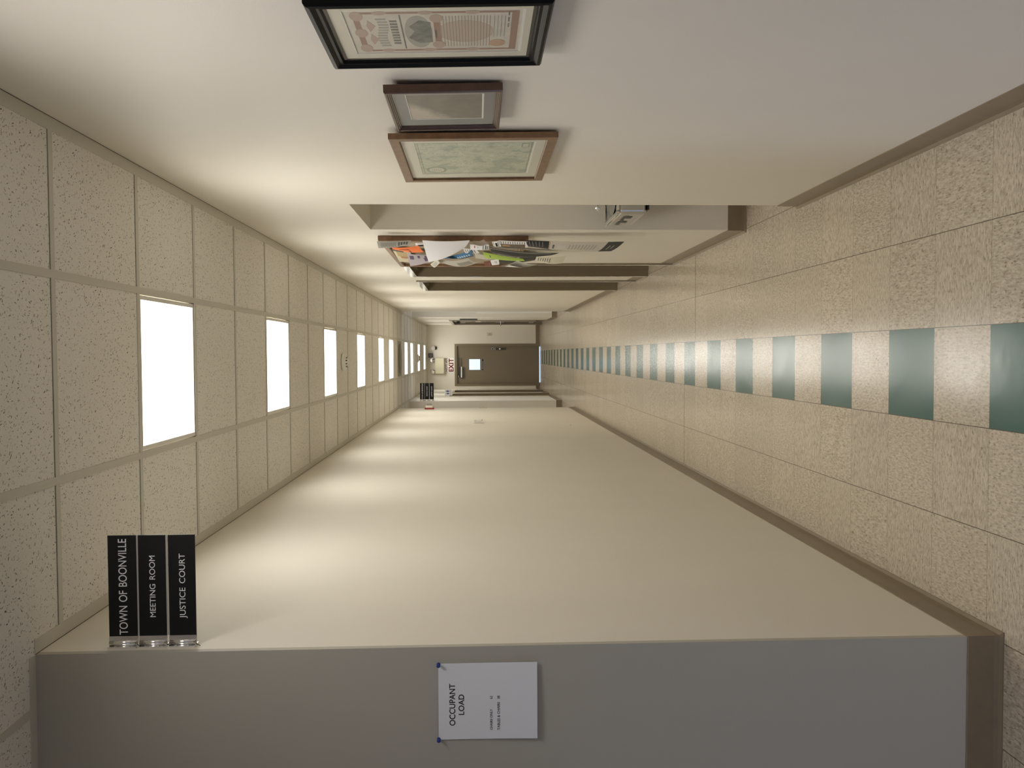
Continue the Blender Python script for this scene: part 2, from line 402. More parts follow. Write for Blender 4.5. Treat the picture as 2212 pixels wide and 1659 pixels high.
for sx, xw in ((1, XL), (-1, XR)):
    y0, y1 = (YC if sx > 0 else -3.0), 12.9
    p = [(xw, y0, zc(y0) - .0013), (xw + sx * .0013, y0, zc(y0) - .0013), (xw + sx * .0013, y1, zc(y1) - .0013), (xw, y1, zc(y1) - .0013)]
    v = [b.bm.verts.new(q) for q in p] + [b.bm.verts.new((q[0], q[1], q[2] + .0013)) for q in p]
    for q in ((0, 1, 2, 3), (7, 6, 5, 4), (0, 4, 5, 1), (1, 5, 6, 2), (2, 6, 7, 3), (3, 7, 4, 0)): b.bm.faces.new([v[i] for i in q])
struct(b.build('trim_2', DARK), 'dark strips standing in for shade lines beside the ceiling grid', 'ceiling grid')

# baseboards: cove profile swept along a path; side = +1 if the room lies left of the path
PROF = [(0, .1), (.0028, .1), (.0038, .097), (.0042, .022), (.0065, .0095), (.0155, .0035), (.0155, 0), (0, 0)]
def baseboard(name, path, side, label):
    b = MB(); P = [Vector((p[0], p[1], 0)) for p in path]; rings = []
    for i, p in enumerate(P):
        def nrm(a, c):
            d = (c - a).normalized(); return Vector((-d.y, d.x, 0)) * side
        n0 = nrm(P[i - 1], p) if i > 0 else nrm(p, P[i + 1]); n1 = nrm(p, P[i + 1]) if i < len(P) - 1 else n0
        mdir = (n0 + n1); mdir = mdir / max(mdir.dot(n0), .2) if mdir.length > 1e-6 else n0
        rings.append([b.bm.verts.new(p + mdir * d + Vector((0, 0, z))) for d, z in PROF])
    for a, c in zip(rings, rings[1:]):
        for k in range(len(PROF) - 1): b.bm.faces.new([a[k], a[k + 1], c[k + 1], c[k]])
        b.bm.faces.new([a[-1], a[0], c[0], c[-1]])
    b.bm.faces.new(rings[0]); b.bm.faces.new(rings[-1])
    return struct(b.build(name, BASE), label, 'baseboard')
baseboard('baseboard_right', [(XR, -3.05), (XR, A0), (AX, A0), (AX, A1), (XR, A1), (XR, D1[0] - .05)], 1, 'taupe cove base along the right wall and round the recess')
baseboard('baseboard_right', [(XR, D1[1] + .05), (XR, D2[0] - .05)], 1, 'short taupe base between the two right doorways')
baseboard('baseboard_right', [(XR, D2[1] + .05), (XR, 13.65), (4.05, 13.65)], 1, 'taupe base from the second right doorway to the side passage')
baseboard('baseboard_left', [(-5.05, YC), (XL, YC), (XL, 12.95), (-4.05, 12.95)], -1, 'taupe cove base along the left wall and its near corner')
baseboard('baseboard_far_left', [(-4.05, L1), (XL, L1), (XL, E1[0] - .05)], -1, 'taupe base at the far left wall corner')
baseboard('baseboard_far_left', [(XL, E1[1] + .05), (XL, E2[0] - .05)], -1, 'short taupe base between the two far left doorways')
baseboard('baseboard_end', [(XL, E2[1] + .05), (XL, YE), (ED[0] - .05, YE)], -1, 'taupe base left of the end door')
baseboard('baseboard_end', [(ED[1] + .05, YE), (XR, YE), (XR, E3[1] + .05)], -1, 'taupe base right of the end door')
baseboard('baseboard_far_right', [(4.05, R1), (XR, R1), (XR, E3[0] - .05)], 1, 'taupe base at the far right wall corner')

# ------------------------------------------------------------------ ceiling lights
DIM = mat('dim_diffuser', (0.9, 0.9, 0.88), .5, emit=(LOBBY_COL, LAMP * LOBBY))
def ceiling_light(k, label, power=1):
    y = gy(k) + GP / 2 + .012; x = (TX[0] + TX[1]) / 2; z = zc(y)
    hx = (TX[1] - TX[0]) / 2 - TW; hy = GP / 2 - .012
    t = thing('ceiling_light', label, 'light', (x, y, z), (math.atan(-.0024), 0, 0), 'square light panels along the corridor ceiling')
    b = MB(); e = .005; w = .016
    hx0, hy0 = hx - .004, hy - .003
    b.box(-hx0, -hx0 + w, -hy0, hy0, .003, .02); b.box(hx0 - w, hx0, -hy0, hy0, .003, .02)
    b.box(-hx0 + w, hx0 - w, -hy0, -hy0 + w * .7, .003, .02); b.box(-hx0 + w, hx0 - w, hy0 - w * .7, hy0, .003, .02)
    b.box(-hx0 - .02, hx0 + .02, -hy0 - .02, hy0 + .02, .032, .10)
    b.build('frame', WHITE, t)
    MB().box(-hx0 + w, hx0 - w, -hy0 + w * .7, hy0 - w * .7, .008, .013).build('diffuser', DIFF if power == 1 else DIM, t)
    l = bpy.data.lights.new('lens_light', 'AREA'); l.shape = 'RECTANGLE'; l.size = 2 * (hx0 - w); l.size_y = 2 * (hy0 - w)
    l.energy = LAMP_W * power; l.color = LAMP_COL if power == 1 else LOBBY_COL; l.spread = math.radians(LAMP_CONE)
    lo = bpy.data.objects.new('lens_light', l); COL.objects.link(lo); lo.parent = t; lo.location = (0, 0, .006)
    return t
ORD = ['first', 'second', 'third', 'fourth', 'fifth', 'sixth', 'seventh', 'eighth', 'ninth', 'tenth']
for i, k in enumerate(LIGHT_K):
    extra = {0: ', largest and nearest', 9: ', touching the end wall'}.get(i, '')
    ceiling_light(k, f'{ORD[i]} square lit ceiling panel counted from the near end{extra}')
ceiling_light(LOBBY_K[0], 'square lit ceiling panel over the lobby behind the viewer', LOBBY)

# ------------------------------------------------------------------ doors
def doorway(name, rz, origin, w, h, label, leaf_in=.10, casing=.05, depth=.145, pull=True, lap=.006):
    """hollow-metal frame and leaf; local x right, y into the wall, z up; origin at the left bottom corner of the opening on the wall face"""
    t = thing(name, label, 'door', origin, (0, 0, rz), None, 'structure')
    b = MB()
    b.box(-casing, .004, -.012, depth, 0, h + casing); b.box(w - .004, w + casing, -.012, depth, 0, h + casing); b.box(.004, w - .004, -.012, depth, h - .004, h + casing)
    # the stop that the leaf shuts against
    b.box(.004, .02, .045, .085, 0, h - .02); b.box(w - .02, w - .004, .045, .085, 0, h - .02); b.box(.004, w - .004, .045, .085, h - .02, h - .004)
    b.build('door_frame', FRAME_PAINT, t)
    MB().box(.006, w - .006, leaf_in, leaf_in + .044, .008, h - .006, bevel=.002).build('door_leaf', FRAME_PAINT, t)
    if pull:
        b = MB(); x = w - .07
        b.cyl((x, leaf_in, .98), (x, leaf_in - .012, .98), .028, m=STEEL); b.cyl((x, leaf_in - .012, .98), (x, leaf_in - .05, .98), .010, m=STEEL)
        b.tube([(x, leaf_in - .05, .98), (x - .05, leaf_in - .052, .98), (x - .11, leaf_in - .048, .978)], .009, m=STEEL)
        b.build('door_handle', STEEL, t)
    return t
RZR, RZL = -PI / 2, PI / 2
doorway('door_2', RZR, (XR, D1[1], 0), D1[1] - D1[0], D1[2], 'brown recessed door right beyond the bulletin board')
doorway('door_3', RZR, (XR, D2[1], 0), D2[1] - D2[0], D2[2], 'second brown recessed door on the right wall')
doorway('door_4', RZL, (XL, E1[0], 0), E1[1] - E1[0], E1[2], 'brown door under the restroom sign on the far left wall')
doorway('door_5', RZL, (XL, E2[0], 0), E2[1] - E2[0], E2[2], 'brown door on the far left next to the end wall')
t = doorway('door_6', RZR, (XR, E3[1], 0), E3[1] - E3[0], E3[2], 'brown door with a silver lever on the far right wall', leaf_in=.035, pull=False)
b = MB(); x = .10; y = .035
b.box(x - .03, x + .03, y - .006, y, .88, 1.06); b.cyl((x, y, .95), (x, y - .055, .95), .014); b.tube([(x, y - .055, .95), (x + .06, y - .075, .955), (x + .13, y - .06, .95)], .013)
b.build('door_handle', CHROME, t)
b = MB(); b.box(.6, .78, y - .05, y, 1.86, 1.93, bevel=.004); b.build('door_closer', BLACK, t)
MB().box(.50, .66, y - .004, y, 1.40, 1.52).build('name_plate', WHITE, t)
for hz in (.2, 1.75): MB().box(.003, .02, y - .008, y, hz, hz + .1).build('hinge', STEEL, t)

# end door
GL = mat('door_glass', (.95, .98, 1), .02, trans=1.0)
t = thing('door_1', 'brown end door with a small bright window and a closer', 'door', (ED[0], YE, 0), (0, 0, 0), None, 'structure')
w, h = ED[1] - ED[0], ED[2]; c = .05
b = MB(); b.box(-c, .004, -.014, .15, 0, h + c); b.box(w - .004, w + c, -.014, .15, 0, h + c); b.box(.004, w - .004, -.014, .15, h - .004, h + c)
b.box(.004, .02, .085, .12, 0, h - .02); b.box(w - .02, w - .004, .085, .12, 0, h - .02); b.box(.004, w - .004, .085, .12, h - .02, h - .004)
b.build('door_frame', FRAME_PAINT, t)
wx0, wx1, wz0, wz1 = -.366 - ED[0], -.115 - ED[0], 1.416, 1.674
b = MB(); y0, y1 = .035, .08; bot = .018
b.box(.006, wx0, y0, y1, bot, h - .006); b.box(wx1, w - .006, y0, y1, bot, h - .006); b.box(wx0, wx1, y0, y1, bot, wz0); b.box(wx0, wx1, y0, y1, wz1, h - .006)
e = .014
b.box(wx0 - e, wx0, y0 - .006, y1, wz0 - e, wz1 + e); b.box(wx1, wx1 + e, y0 - .006, y1, wz0 - e, wz1 + e); b.box(wx0, wx1, y0 - .006, y1, wz0 - e, wz0); b.box(wx0, wx1, y0 - .006, y1, wz1, wz1 + e)
leaf = b.build('door_leaf', FRAME_PAINT, t)
MB().box(wx0, wx1, .055, .061, wz0, wz1).build('window_pane', GL, leaf)
b = MB(); b.box(.145, .41, y0 - .06, y0 - .002, 1.83, 1.90, m=BLACK, bevel=.004); b.box(.15, .405, y0 - .064, y0 - .058, 1.842, 1.874, m=mat('silver_cover', (.74, .73, .70), .4))
b.box(.16, .20, y0 - .05, y0 - .01, 1.90, 1.918, m=BLACK); b.box(.18, .62, y0 - .055, y0 - .035, 1.905, 1.917, m=BLACK, rot=Matrix.Rotation(.02, 3, 'Y')); b.box(.16, .19, y0 - .056, y0 - .05, 1.918, 1.93, m=ALU)
b.build('door_closer', BLACK, t)
b = MB(); x = .822; b.cyl((x, y0, 1.12), (x, y0 - .03, 1.12), .036, .03, m=STEEL); b.cyl((x, y0 - .03, 1.12), (x, y0 - .034, 1.12), .018, m=BLACK); b.build('deadbolt', STEEL, t)
b = MB(); b.box(x - .03, x + .03, y0 - .006, y0, .80, 1.06, m=mat('bronze_plate', (.06, .048, .034), .4)); b.box(x - .03, x + .03, y0 - .009, y0, 1.055, 1.067, m=STEEL)
b.cyl((x, y0 - .006, .945), (x, y0 - .06, .945), .012, m=CHROME); b.lathe([(0, 0), (.02, .004), (.024, .018), (.014, .03), (0, .032)], (x, y0 - .06, .945), (0, -1, 0), m=CHROME)
b.build('door_handle', BLACK, t)
pl = MB().box(-.370 - ED[0], -.118 - ED[0], y0 - .004, y0, 1.325, 1.385).build('name_plate', BLACK, t)
b = MB(); b.box(-.370 - ED[0], -.118 - ED[0], y0 - .007, y0 - .004, 1.378, 1.385); b.box(-.370 - ED[0], -.118 - ED[0], y0 - .007, y0 - .004, 1.325, 1.331)
for q in range(7): b.box(.35 + q * .028, .366 + q * .028, y0 - .0045, y0 - .004, 1.347, 1.362)
b.build('plate_edging', mat('pale_lettering', (.6, .58, .5), .5), pl)
struct(MB().box(-8, 8, YE + .2, YE + 25, -.16, -.02).build('ground', mat('snow', (.82, .86, .92), .9)), 'pale ground outside the end door', 'ground')

# lobby glazed door and side passage window (daylight)
DAYG = mat('daylit_glass_lobby', (.6, .7, .8), .1, emit=((.62, .72, 1.0), DAY_NEAR)); DAYS = mat('daylit_glass_side', (.6, .7, .8), .1, emit=((.68, .78, 1.0), DAY_SIDE))
t = thing('door_7', 'glazed lobby door letting daylight in', 'door', (-5.05, LD[0], 0), (0, 0, RZL), None, 'structure'); w, h = LD[1] - LD[0], LD[2]
b = MB(); b.box(0, .05, 0, .1, 0, h); b.box(w - .05, w, 0, .1, 0, h); b.box(.05, w - .05, 0, .1, h - .05, h); b.box(.05, w - .05, 0, .1, 0, .1); b.build('door_frame', ALU, t)
MB().box(.05, w - .05, .05, .06, .1, h - .05).build('glass_pane', DAYG, t)
l = bpy.data.lights.new('door_daylight', 'AREA'); l.shape = 'RECTANGLE'; l.size = w - .1; l.size_y = h - .15; l.energy = DAY_BEAM; l.color = (.62, .72, 1.0); l.spread = math.radians(46)
lo = bpy.data.objects.new('door_daylight', l); COL.objects.link(lo); lo.location = (-4.98, (LD[0] + LD[1]) / 2, .1 + (h - .15) / 2)
lo.rotation_euler = Vector((5.7, 1.15, -.9)).to_track_quat('-Z', 'Z').to_euler()
t = thing('door_8', 'glazed entrance door behind the viewer', 'door', (BD[1], -3.05, 0), (0, 0, PI), None, 'structure'); w, h = BD[1] - BD[0], BD[2]
b = MB(); b.box(0, .05, 0, .1, 0, h); b.box(w - .05, w, 0, .1, 0, h); b.box(w / 2 - .05, w / 2 + .05, 0, .1, .1, h - .05); b.box(.05, w - .05, 0, .1, h - .05, h); b.box(.05, w - .05, 0, .1, 0, .1); b.build('door_frame', ALU, t)
for q in (.05, w / 2 + .05): MB().box(q, q + w / 2 - .10, .05, .06, .1, h - .05).build('glass_pane', DAYG, t)
l = bpy.data.lights.new('entrance_daylight', 'AREA'); l.shape = 'RECTANGLE'; l.size = w - .1; l.size_y = h - .15; l.energy = DAY_BACK; l.color = (.62, .72, 1.0); l.spread = math.radians(70)
lo = bpy.data.objects.new('entrance_daylight', l); COL.objects.link(lo); lo.location = ((BD[0] + BD[1]) / 2, -2.98, 1.1); lo.rotation_euler = Vector((.15, 1, -.62)).to_track_quat('-Z', 'Z').to_euler()
t = thing('window_1', 'daylit window closing the right side passage', 'window', (4.05, 15.4, .1), (0, 0, RZR), None, 'structure')
b = MB(); b.box(0, .05, 0, .1, 0, 2.0); b.box(1.35, 1.4, 0, .1, 0, 2.0); b.box(.05, 1.35, 0, .1, 0, .05); b.box(.05, 1.35, 0, .1, 1.95, 2.0); b.build('window_frame', ALU, t)
MB().box(.05, 1.35, .05, .06, .05, 1.95).build('window_pane', DAYS, t)

# pale panel on the far wall of the right side passage; only its near edge shows past the wall end
tag(MB().box(.752, 1.60, R1 - .05, R1, .105, 1.5, bevel=.003).build('wall_panel', mat('pale_panel', (.80, .78, .72), .4)), 'pale wall panel whose edge shows past the end of the right wall', 'panel')

# ------------------------------------------------------------------ projecting name signs
SIGNW = mat('engraved_white', (.90, .90, .89), .5); SIGNB = mat('black_engraved_plate', (.006, .0065, .006), .5, spec=.3)
def directory_sign(y, z_off, label):
    t = thing('projecting_sign', label, 'sign', (XL, y, z_off), (0, 0, 0), 'black directory signs projecting from the left wall')
    x0, x1 = .024, .3145
    rows = [(.1625, .2410, 'TOWN OF BOONVILLE', .271, .0240, 1.25), (.0820, .1575, 'MEETING ROOM', .174, .0166, 1.5), (.0, .0745, 'JUSTICE COURT', .1835, .0172, 1.5)]
    for z0, z1, s_, tw, cap, wd in rows:
        p = MB().box(x0, x1, -.0016, .0016, z0, z1).build('panel', SIGNB, t)
        text(s_, 'lettering', tw, cap, (x0 + x1) / 2, -.0017, (z0 + z1) / 2 - cap / 2, SIGNW, p, bold=0, word=wd)
        b = MB()
        b.poly([(.0, -.018, z0), (.0035, -.018, z0), (.0035, -.018, z1), (0, -.018, z1)], .036)            # flange on the wall
        b.tube([(.010, 0, z0 + .001), (.010, 0, z1 - .001)], .0085, n=24); b.box(.012, .030, -.0040, -.0018, z0, z1); b.box(.010, .030, .0018, .0040, z0, z1)
        for q in (.2, .8): b.cyl((.022, -.004, z0 + (z1 - z0) * q), (.022, -.0052, z0 + (z1 - z0) * q), .0022, n=10)
        for q in (.25, .75): b.cyl((.0035, -.012, z0 + (z1 - z0) * q), (.0055, -.012, z0 + (z1 - z0) * q), .0028, n=10, m=None)
        b.build('bracket', ALU, t)
    for z in (.1600, .0785, -.002): MB().tube([(.002, -.012, z - .012), (.008, -.012, z), (.016, -.010, z + .002)], .0011, n=6).build('wire_hook', mat('dark_wire', (.05, .045, .04), .4, metal=.8), t)
    for z in (.1600, .0785): MB().box(.030, x1, -.0006, .0006, z - .0025, z + .0025).build('spacer_strip', mat('grey_spacer', (.45, .43, .38), .5), t)
    return t
directory_sign(2.405, 2.296, 'large black three-line directory sign at the near corner of the left wall')
directory_sign(14.985, 2.258, 'small distant black directory sign at the far left corner')

# restroom flag sign
t = thing('restroom_sign', 'white restroom sign with blue man and woman figures projecting on the left', 'sign', (XL, 16.78, 1.993), (0, 0, 0))
MB().box(0, .128, -.004, .004, 0, .142, bevel=.001).build('panel', mat('sign_white', (.78, .78, .80), .45), t)
BLUE = mat('sign_blue', (.03, .035, .22), .5)
b = MB()
for cx, wom in ((.045, 1), (.092, 0)):
    b.disc(cx, .112, .0075, .0075, -.0046, .0006)
    if wom: b.poly([(cx - .006, -.0046, .102), (cx + .006, -.0046, .102), (cx + .017, -.0046, .065), (cx + .006, -.0046, .065), (cx + .005, -.0046, .045), (cx - .005, -.0046, .045), (cx - .006, -.0046, .065), (cx - .017, -.0046, .065)], .0006)
    else: b.poly([(cx - .013, -.0046, .102), (cx + .013, -.0046, .102), (cx + .014, -.0046, .07), (cx + .008, -.0046, .07), (cx + .007, -.0046, .045), (cx - .007, -.0046, .045), (cx - .008, -.0046, .07), (cx - .014, -.0046, .07)], .0006)
b.box(.067, .0695, -.0046, -.004, .045, .12); b.build('figures', BLUE, t)
text('RESTROOMS', 'lettering', .085, .011, .068, -.0042, .022, BLUE, t, bold=.01)

# ------------------------------------------------------------------ occupant load sheet and its pins
t = thing('notice_sheet', 'white occupant load sheet pinned to the shaded near wall', 'paper', (-1.0785, YC - .002, 1.337), (0, 0, 0))
b = MB(); n = 14; Wp, Hp = .2155, .2765; g = []
def sheet_off(u, v): return -.0015 - .008 * (1 - v) ** 2 * (.5 + .5 * (1 - u)) - .002 * math.sin(PI * u) * (1 - v)
for i in range(n + 1):
    row = []
    for j in range(n + 1):
        u, v = i / n, j / n
        off = sheet_off(u, v)
        row.append(b.bm.verts.new((u * Wp + .0012 * (1 - v), off, v * Hp)))
    g.append(row)
for i in range(n):
    for j in range(n): b.bm.faces.new([g[i][j], g[i + 1][j], g[i + 1][j + 1], g[i][j + 1]])
o = b.build('sheet', PAPER, t); md = o.modifiers.new('thickness', 'SOLIDIFY'); md.thickness = .0004
xm = Wp / 2 - .011 + .002
def on_sheet(body, width, cap, x, z, align, bold):
    o = text(body, 'lettering', width, cap, x, 0, z, INK, t, align, depth=.00015, bold=bold)
    for v in o.data.vertices: v.co.y += sheet_off(min(1, max(0, v.co.x / Wp)), v.co.z / Hp) - .0003
on_sheet('OCCUPANT', .1185, .0168, xm, .2300, 'CENTER', .008)
on_sheet('LOAD', .0577, .0160, xm, .2050, 'CENTER', .008)
for body, wd_, cap, x, z in (('CHAIRS ONLY', .0593, .0070, .0260, .1258), ('62', .0087, .0070, .1140, .1258), ('TABLES & CHAIRS', .0790, .0074, .0260, .1050), ('38', .0087, .0072, .1140, .1050)):
    on_sheet(body, wd_, cap, x, z, 'LEFT', .006)
PINB = mat('blue_pin_plastic', (.02, .045, .30), .25)
def push_pin(x, z, label):
    t = thing('push_pin', label, 'push pin', (x, YC - .0016, z), (0, 0, 0), 'blue pins of the occupant load sheet')
    MB().lathe([(0, 0), (.0052, 0), (.0055, .0015), (.0048, .0028), (.0032, .0045), (.0034, .0095), (.0050, .0125), (.0052, .0140), (.0040, .0150), (0, .0150)], (0, 0, 0), (0, -1, 0), 24).build('pin_head', PINB, t)
    MB().cyl((0, .006, 0), (0, -.001, 0), .0006, n=8).build('needle', STEEL, t)
push_pin(-.8655, 1.6125, 'blue push pin nearer the wall corner above the occupant load sheet')
push_pin(-1.0770, 1.6130, 'blue push pin farther from the wall corner on the occupant load sheet')

# ------------------------------------------------------------------ framed pictures on the right wall
def frame_bars(b, w, h, fw, prof, m):
    """mitred frame of width fw; prof(list of (inset 0..1, y)) from the outer back round the front to the inner lip"""
    pts = []
    for s_, y in prof:
        d = s_ * fw
        pts.append([b.bm.verts.new(q) for q in ((d, y, d), (w - d, y, d), (w - d, y, h - d), (d, y, h - d))])
    i = b.mi(m)
    for a, c in zip(pts, pts[1:]):
        for k in range(4):
            f = b.bm.faces.new([a[k], a[(k + 1) % 4], c[(k + 1) % 4], c[k]]); f.material_index = i
GLASS = bpy.data.materials.new('picture_glass'); GLASS.use_nodes = True
k = NT(GLASS); k.nt.nodes.remove(k.nt.nodes['Principled BSDF']); out = k.nt.nodes['Material Output']
tr = k.n('ShaderNodeBsdfTransparent'); gl = k.n('ShaderNodeBsdfGlossy'); gl.inputs['Roughness'].default_value = .03; mx = k.n('ShaderNodeMixShader'); fr = k.n('ShaderNodeFresnel'); fr.inputs[0].default_value = 1.3
gg = k.n('ShaderNodeNewGeometry'); k.put(k.m('MULTIPLY', fr.outputs[0], k.m('SUBTRACT', 1.0, gg.outputs['Backfacing'])), mx.inputs[0]); k.nt.links.new(tr.outputs[0], mx.inputs[1]); k.nt.links.new(gl.outputs[0], mx.inputs[2]); k.nt.links.new(mx.outputs[0], out.inputs['Surface'])
def picture(label, y_near, y_far, z0, z1, fw, t_, prof, fmat, mmat, pr, pmat, lean, back=.008):
    w, h = y_far - y_near, z1 - z0
    t = thing('framed_picture', label, 'picture', (XR - back, y_far, z0), (lean, 0, RZR), 'framed pictures on the right wall')
    b = MB(); frame_bars(b, w, h, fw, [(s_, y * t_) for s_, y in prof], fmat)
    bmesh.ops.holes_fill(b.bm, edges=[e for e in b.bm.edges if e.is_boundary and all(abs(v.co.y - prof[0][1] * t_) < 1e-6 for v in e.verts)])
    b.build('frame', fmat, t)
    px0, px1, pz0, pz1 = pr
    i_ = fw * .85; b = MB(); ym = -t_ * .52
    b.box(i_, px0, ym, ym + .002, i_, h - i_); b.box(px1, w - i_, ym, ym + .002, i_, h - i_); b.box(px0, px1, ym, ym + .002, i_, pz0); b.box(px0, px1, ym, ym + .002, pz1, h - i_)
    b.build('mat_board', mmat, t)
    bw = .0018; b = MB()      # white bevelled edge of the mat opening
    b.box(px0, px0 + bw, ym + .0002, ym + .002, pz0, pz1); b.box(px1 - bw, px1, ym + .0002, ym + .002, pz0, pz1); b.box(px0, px1, ym + .0002, ym + .002, pz0, pz0 + bw * 2.6); b.box(px0, px1, ym + .0002, ym + .002, pz1 - bw, pz1)
    b.build('mat_bevel', WHITE, t)
    p = MB().box(px0 - .002, px1 + .002, ym + .002, ym + .003, pz0 - .002, pz1 + .002).build('print', pmat, t)
    MB().box(i_, w - i_, -t_ * .66, -t_ * .66 + .0012, i_, h - i_).build('glass_pane', GLASS, t)
    return t, p, w, h, ym + .002
MATC = mat('cream_mat', (.66, .62, .49), .8, spec=.2)
# certificate in the black frame
cert = mat('certificate_paper', (.60, .56, .46), .8, spec=.2, var=.06, vscale=30)
t, p, w, h, yp = picture('large black-framed certificate, nearest of the three pictures', 1.588, 1.938, 1.352, 1.817, .036, .028,
    [(0, 0), (0, -.75), (.12, -.95), (.3, -1.0), (.55, -.8), (.72, -.82), (.8, -.62), (1, -.55), (1, -.2)], mat('black_lacquer', (.006, .0065, .007), .38, spec=.09), MATC, (.062, .292, .050, .405), cert, .027)
REDB = mat('faded_red_print', (.33, .20, .145), .8); REDL = mat('pale_red_print', (.45, .33, .25), .8); GREY = mat('grey_engraving', (.17, .175, .15), .8, var=.35, vscale=60); GREYL = mat('pale_grey_print', (.36, .35, .29), .8)
x0, x1, z0, z1 = .062, .292, .050, .405
b = MB(); e = -.0003; yy = yp
def br(x_0, x_1, z_0, z_1, m): b.box(x_0, x_1, yy + e, yy, z_0, z_1, m)
cx = (x0 + x1) / 2
m_ = .012
br(x0 + m_, x0 + m_ + .008, z0 + .018, z1 - .02, REDB); br(x1 - m_ - .008, x1 - m_, z0 + .018, z1 - .02, REDB); br(x0 + m_, x1 - m_, z0 + .012, z0 + .026, REDB); br(x0 + m_, x1 - m_, z1 - .03, z1 - .018, REDB)
for q in (.29, .55, .8): b.disc(x0 + m_ + .004, z0 + q * (z1 - z0), .009, .014, yy + e * 1.3, .0003, REDL); b.disc(x1 - m_ - .004, z0 + q * (z1 - z0), .009, .014, yy + e * 1.3, .0003, REDL)
for q in (x0 + .03, cx, x1 - .03): b.disc(q, z1 - .026, .022, .013, yy + e * 1.5, .0003, REDL)
for q in (cx - .035, cx + .035): b.poly([(q - .03, yy + e, z1 - .045), (q, yy + e, z1 - .058), (q + .03, yy + e, z1 - .045), (q, yy + e, z1 - .04)], .0003, REDL)
zt = z1 - .068
for q in range(11): br(cx - .075 + q * .014, cx - .067 + q * .014, zt - .012 + .004 * math.sin(q * .6), zt + .008 + .004 * math.sin(q * .6), GREYL)
for q in range(9): br(cx - .062 + q * .0145, cx - .053 + q * .0145, zt - .034, zt - .019, GREY)
br(cx - .09, cx + .09, zt - .043, zt - .040, GREY)
zv = zt - .078
b.poly([(cx - .055, yy + e, zv - .022), (cx + .05, yy + e, zv - .022), (cx + .062, yy + e, zv), (cx + .03, yy + e, zv + .022), (cx + .005, yy + e, zv + .012), (cx - .03, yy + e, zv + .026), (cx - .06, yy + e, zv + .006)], .0003, GREY)
b.disc(cx, zv + .004, .085, .028, yy + e * .5, .00015, GREYL)
zr = zv - .034
br(x0 + .045, x1 - .045, zr - .006, zr + .006, REDB); b.disc(x0 + .045, zr, .02, .013, yy + e * 1.4, .0003, REDL); b.disc(x1 - .045, zr, .02, .013, yy + e * 1.4, .0003, REDL)
b.disc(cx, z0 + .118, .058, .058, yy + e * .6, .0002, mat('oval_tint', (.50, .40, .315), .8))
for q in range(17): br(x0 + .034, x1 - .034, z0 + .068 + q * .0062, z0 + .0692 + q * .0062, mat('body_print', (.29, .22, .165), .8))
br(cx - .03, cx + .012, z0 + .176, z0 + .180, GREY)
for q in range(4): br(cx - .03, x1 - .036, z0 + .038 + q * .007, z0 + .0395 + q * .007, GREYL)
b.disc(x0 + .050, z0 + .052, .020, .017, yy + e * 1.6, .0003, mat('gold_seal', (.50, .32, .20), .6))
for q in (.07, .10, .13): br(cx + q - .05, cx + q - .03, z0 + .030, z0 + .033, GREY)
b.build('print_marking', None, p)

# dark framed landscape photograph
def photo_material():
    m = bpy.data.materials.new('sepia_landscape'); m.use_nodes = True; k = NT(m); bs = m.node_tree.nodes['Principled BSDF']
    tcx = k.n('ShaderNodeTexCoord'); sp = k.n('ShaderNodeSeparateXYZ'); k.nt.links.new(tcx.outputs['Object'], sp.inputs[0])
    x, z = sp.outputs[0], sp.outputs[2]
    n = k.noise(tcx.outputs['Object'], 22, 5, .6)
    ridge = k.m('ADD', k.m('MULTIPLY_ADD', x, .75, -.02), k.m('MULTIPLY', n, .10))       # hill line, higher to the right
    hill = k.step(k.m('SUBTRACT', k.m('ADD', ridge, .05), z), -.03, .03)
    c = k.mix(hill, (.50, .44, .36), (.155, .135, .105))
    c = k.mix(k.m('MULTIPLY', k.step(n, .45, .75), .35), c, (.30, .265, .21))
    k.put(c, bs.inputs['Base Color']); bs.inputs['Roughness'].default_value = .7
    return m
t, p, w, h, yp = picture('small dark-framed sepia landscape with a grey-blue mat, middle picture', 2.138, 2.497, 1.432, 1.729, .020, .022,
    [(0, 0), (0, -.85), (.15, -1.0), (.4, -1.0), (.45, -.88), (.6, -.88), (.65, -.76), (.8, -.76), (.85, -.6), (1, -.55), (1, -.2)], mat('walnut_moulding', (.075, .037, .022), .28, var=.2, vscale=40), mat('grey_blue_mat', (.20, .205, .20), .8), (.080, .309, .046, .248), photo_material(), .027)

# map in the wooden frame
def map_material():
    m = bpy.data.materials.new('green_map_print'); m.use_nodes = True; k = NT(m); bs = m.node_tree.nodes['Principled BSDF']
    tcx = k.n('ShaderNodeTexCoord'); v = tcx.outputs['Object']
    n = k.noise(v, 9, 6, .65); n2 = k.noise(v, 60, 4, .7)
    c = k.mix(k.step(n, .42, .58), (.33, .39, .30), (.55, .58, .44))
    c = k.mix(k.m('MULTIPLY', k.step(n2, .5, .7), .45), c, (.235, .275, .225))
    f = k.m('FRACT', k.m('MULTIPLY', n, 7.0))
    c = k.mix(k.m('MULTIPLY', k.m('LESS_THAN', f, .12), .75), c, (.22, .27, .21))
    k.put(c, bs.inputs['Base Color']); bs.inputs['Roughness'].default_value = .75
    return m
MATW = mat('ivory_mat', (.60, .59, .49), .8)
t, p, w, h, yp = picture('large wood-framed green map, farthest of the three pictures', 2.600, 3.245, 1.248, 1.765, .032, .018,
    [(0, 0), (0, -.92), (.06, -1.0), (.94, -1.0), (1, -.92), (1, -.2)], mat('oak_frame', (.185, .098, .045), .35, var=.22, vscale=35), MATW, (.100, .560, .062, .447), map_material(), .017)
b = MB(); GM = mat('map_line', (.20, .235, .185), .8); GL2 = mat('map_pale', (.52, .54, .42), .8)
x0, x1, z0, z1 = .100, .560, .062, .447
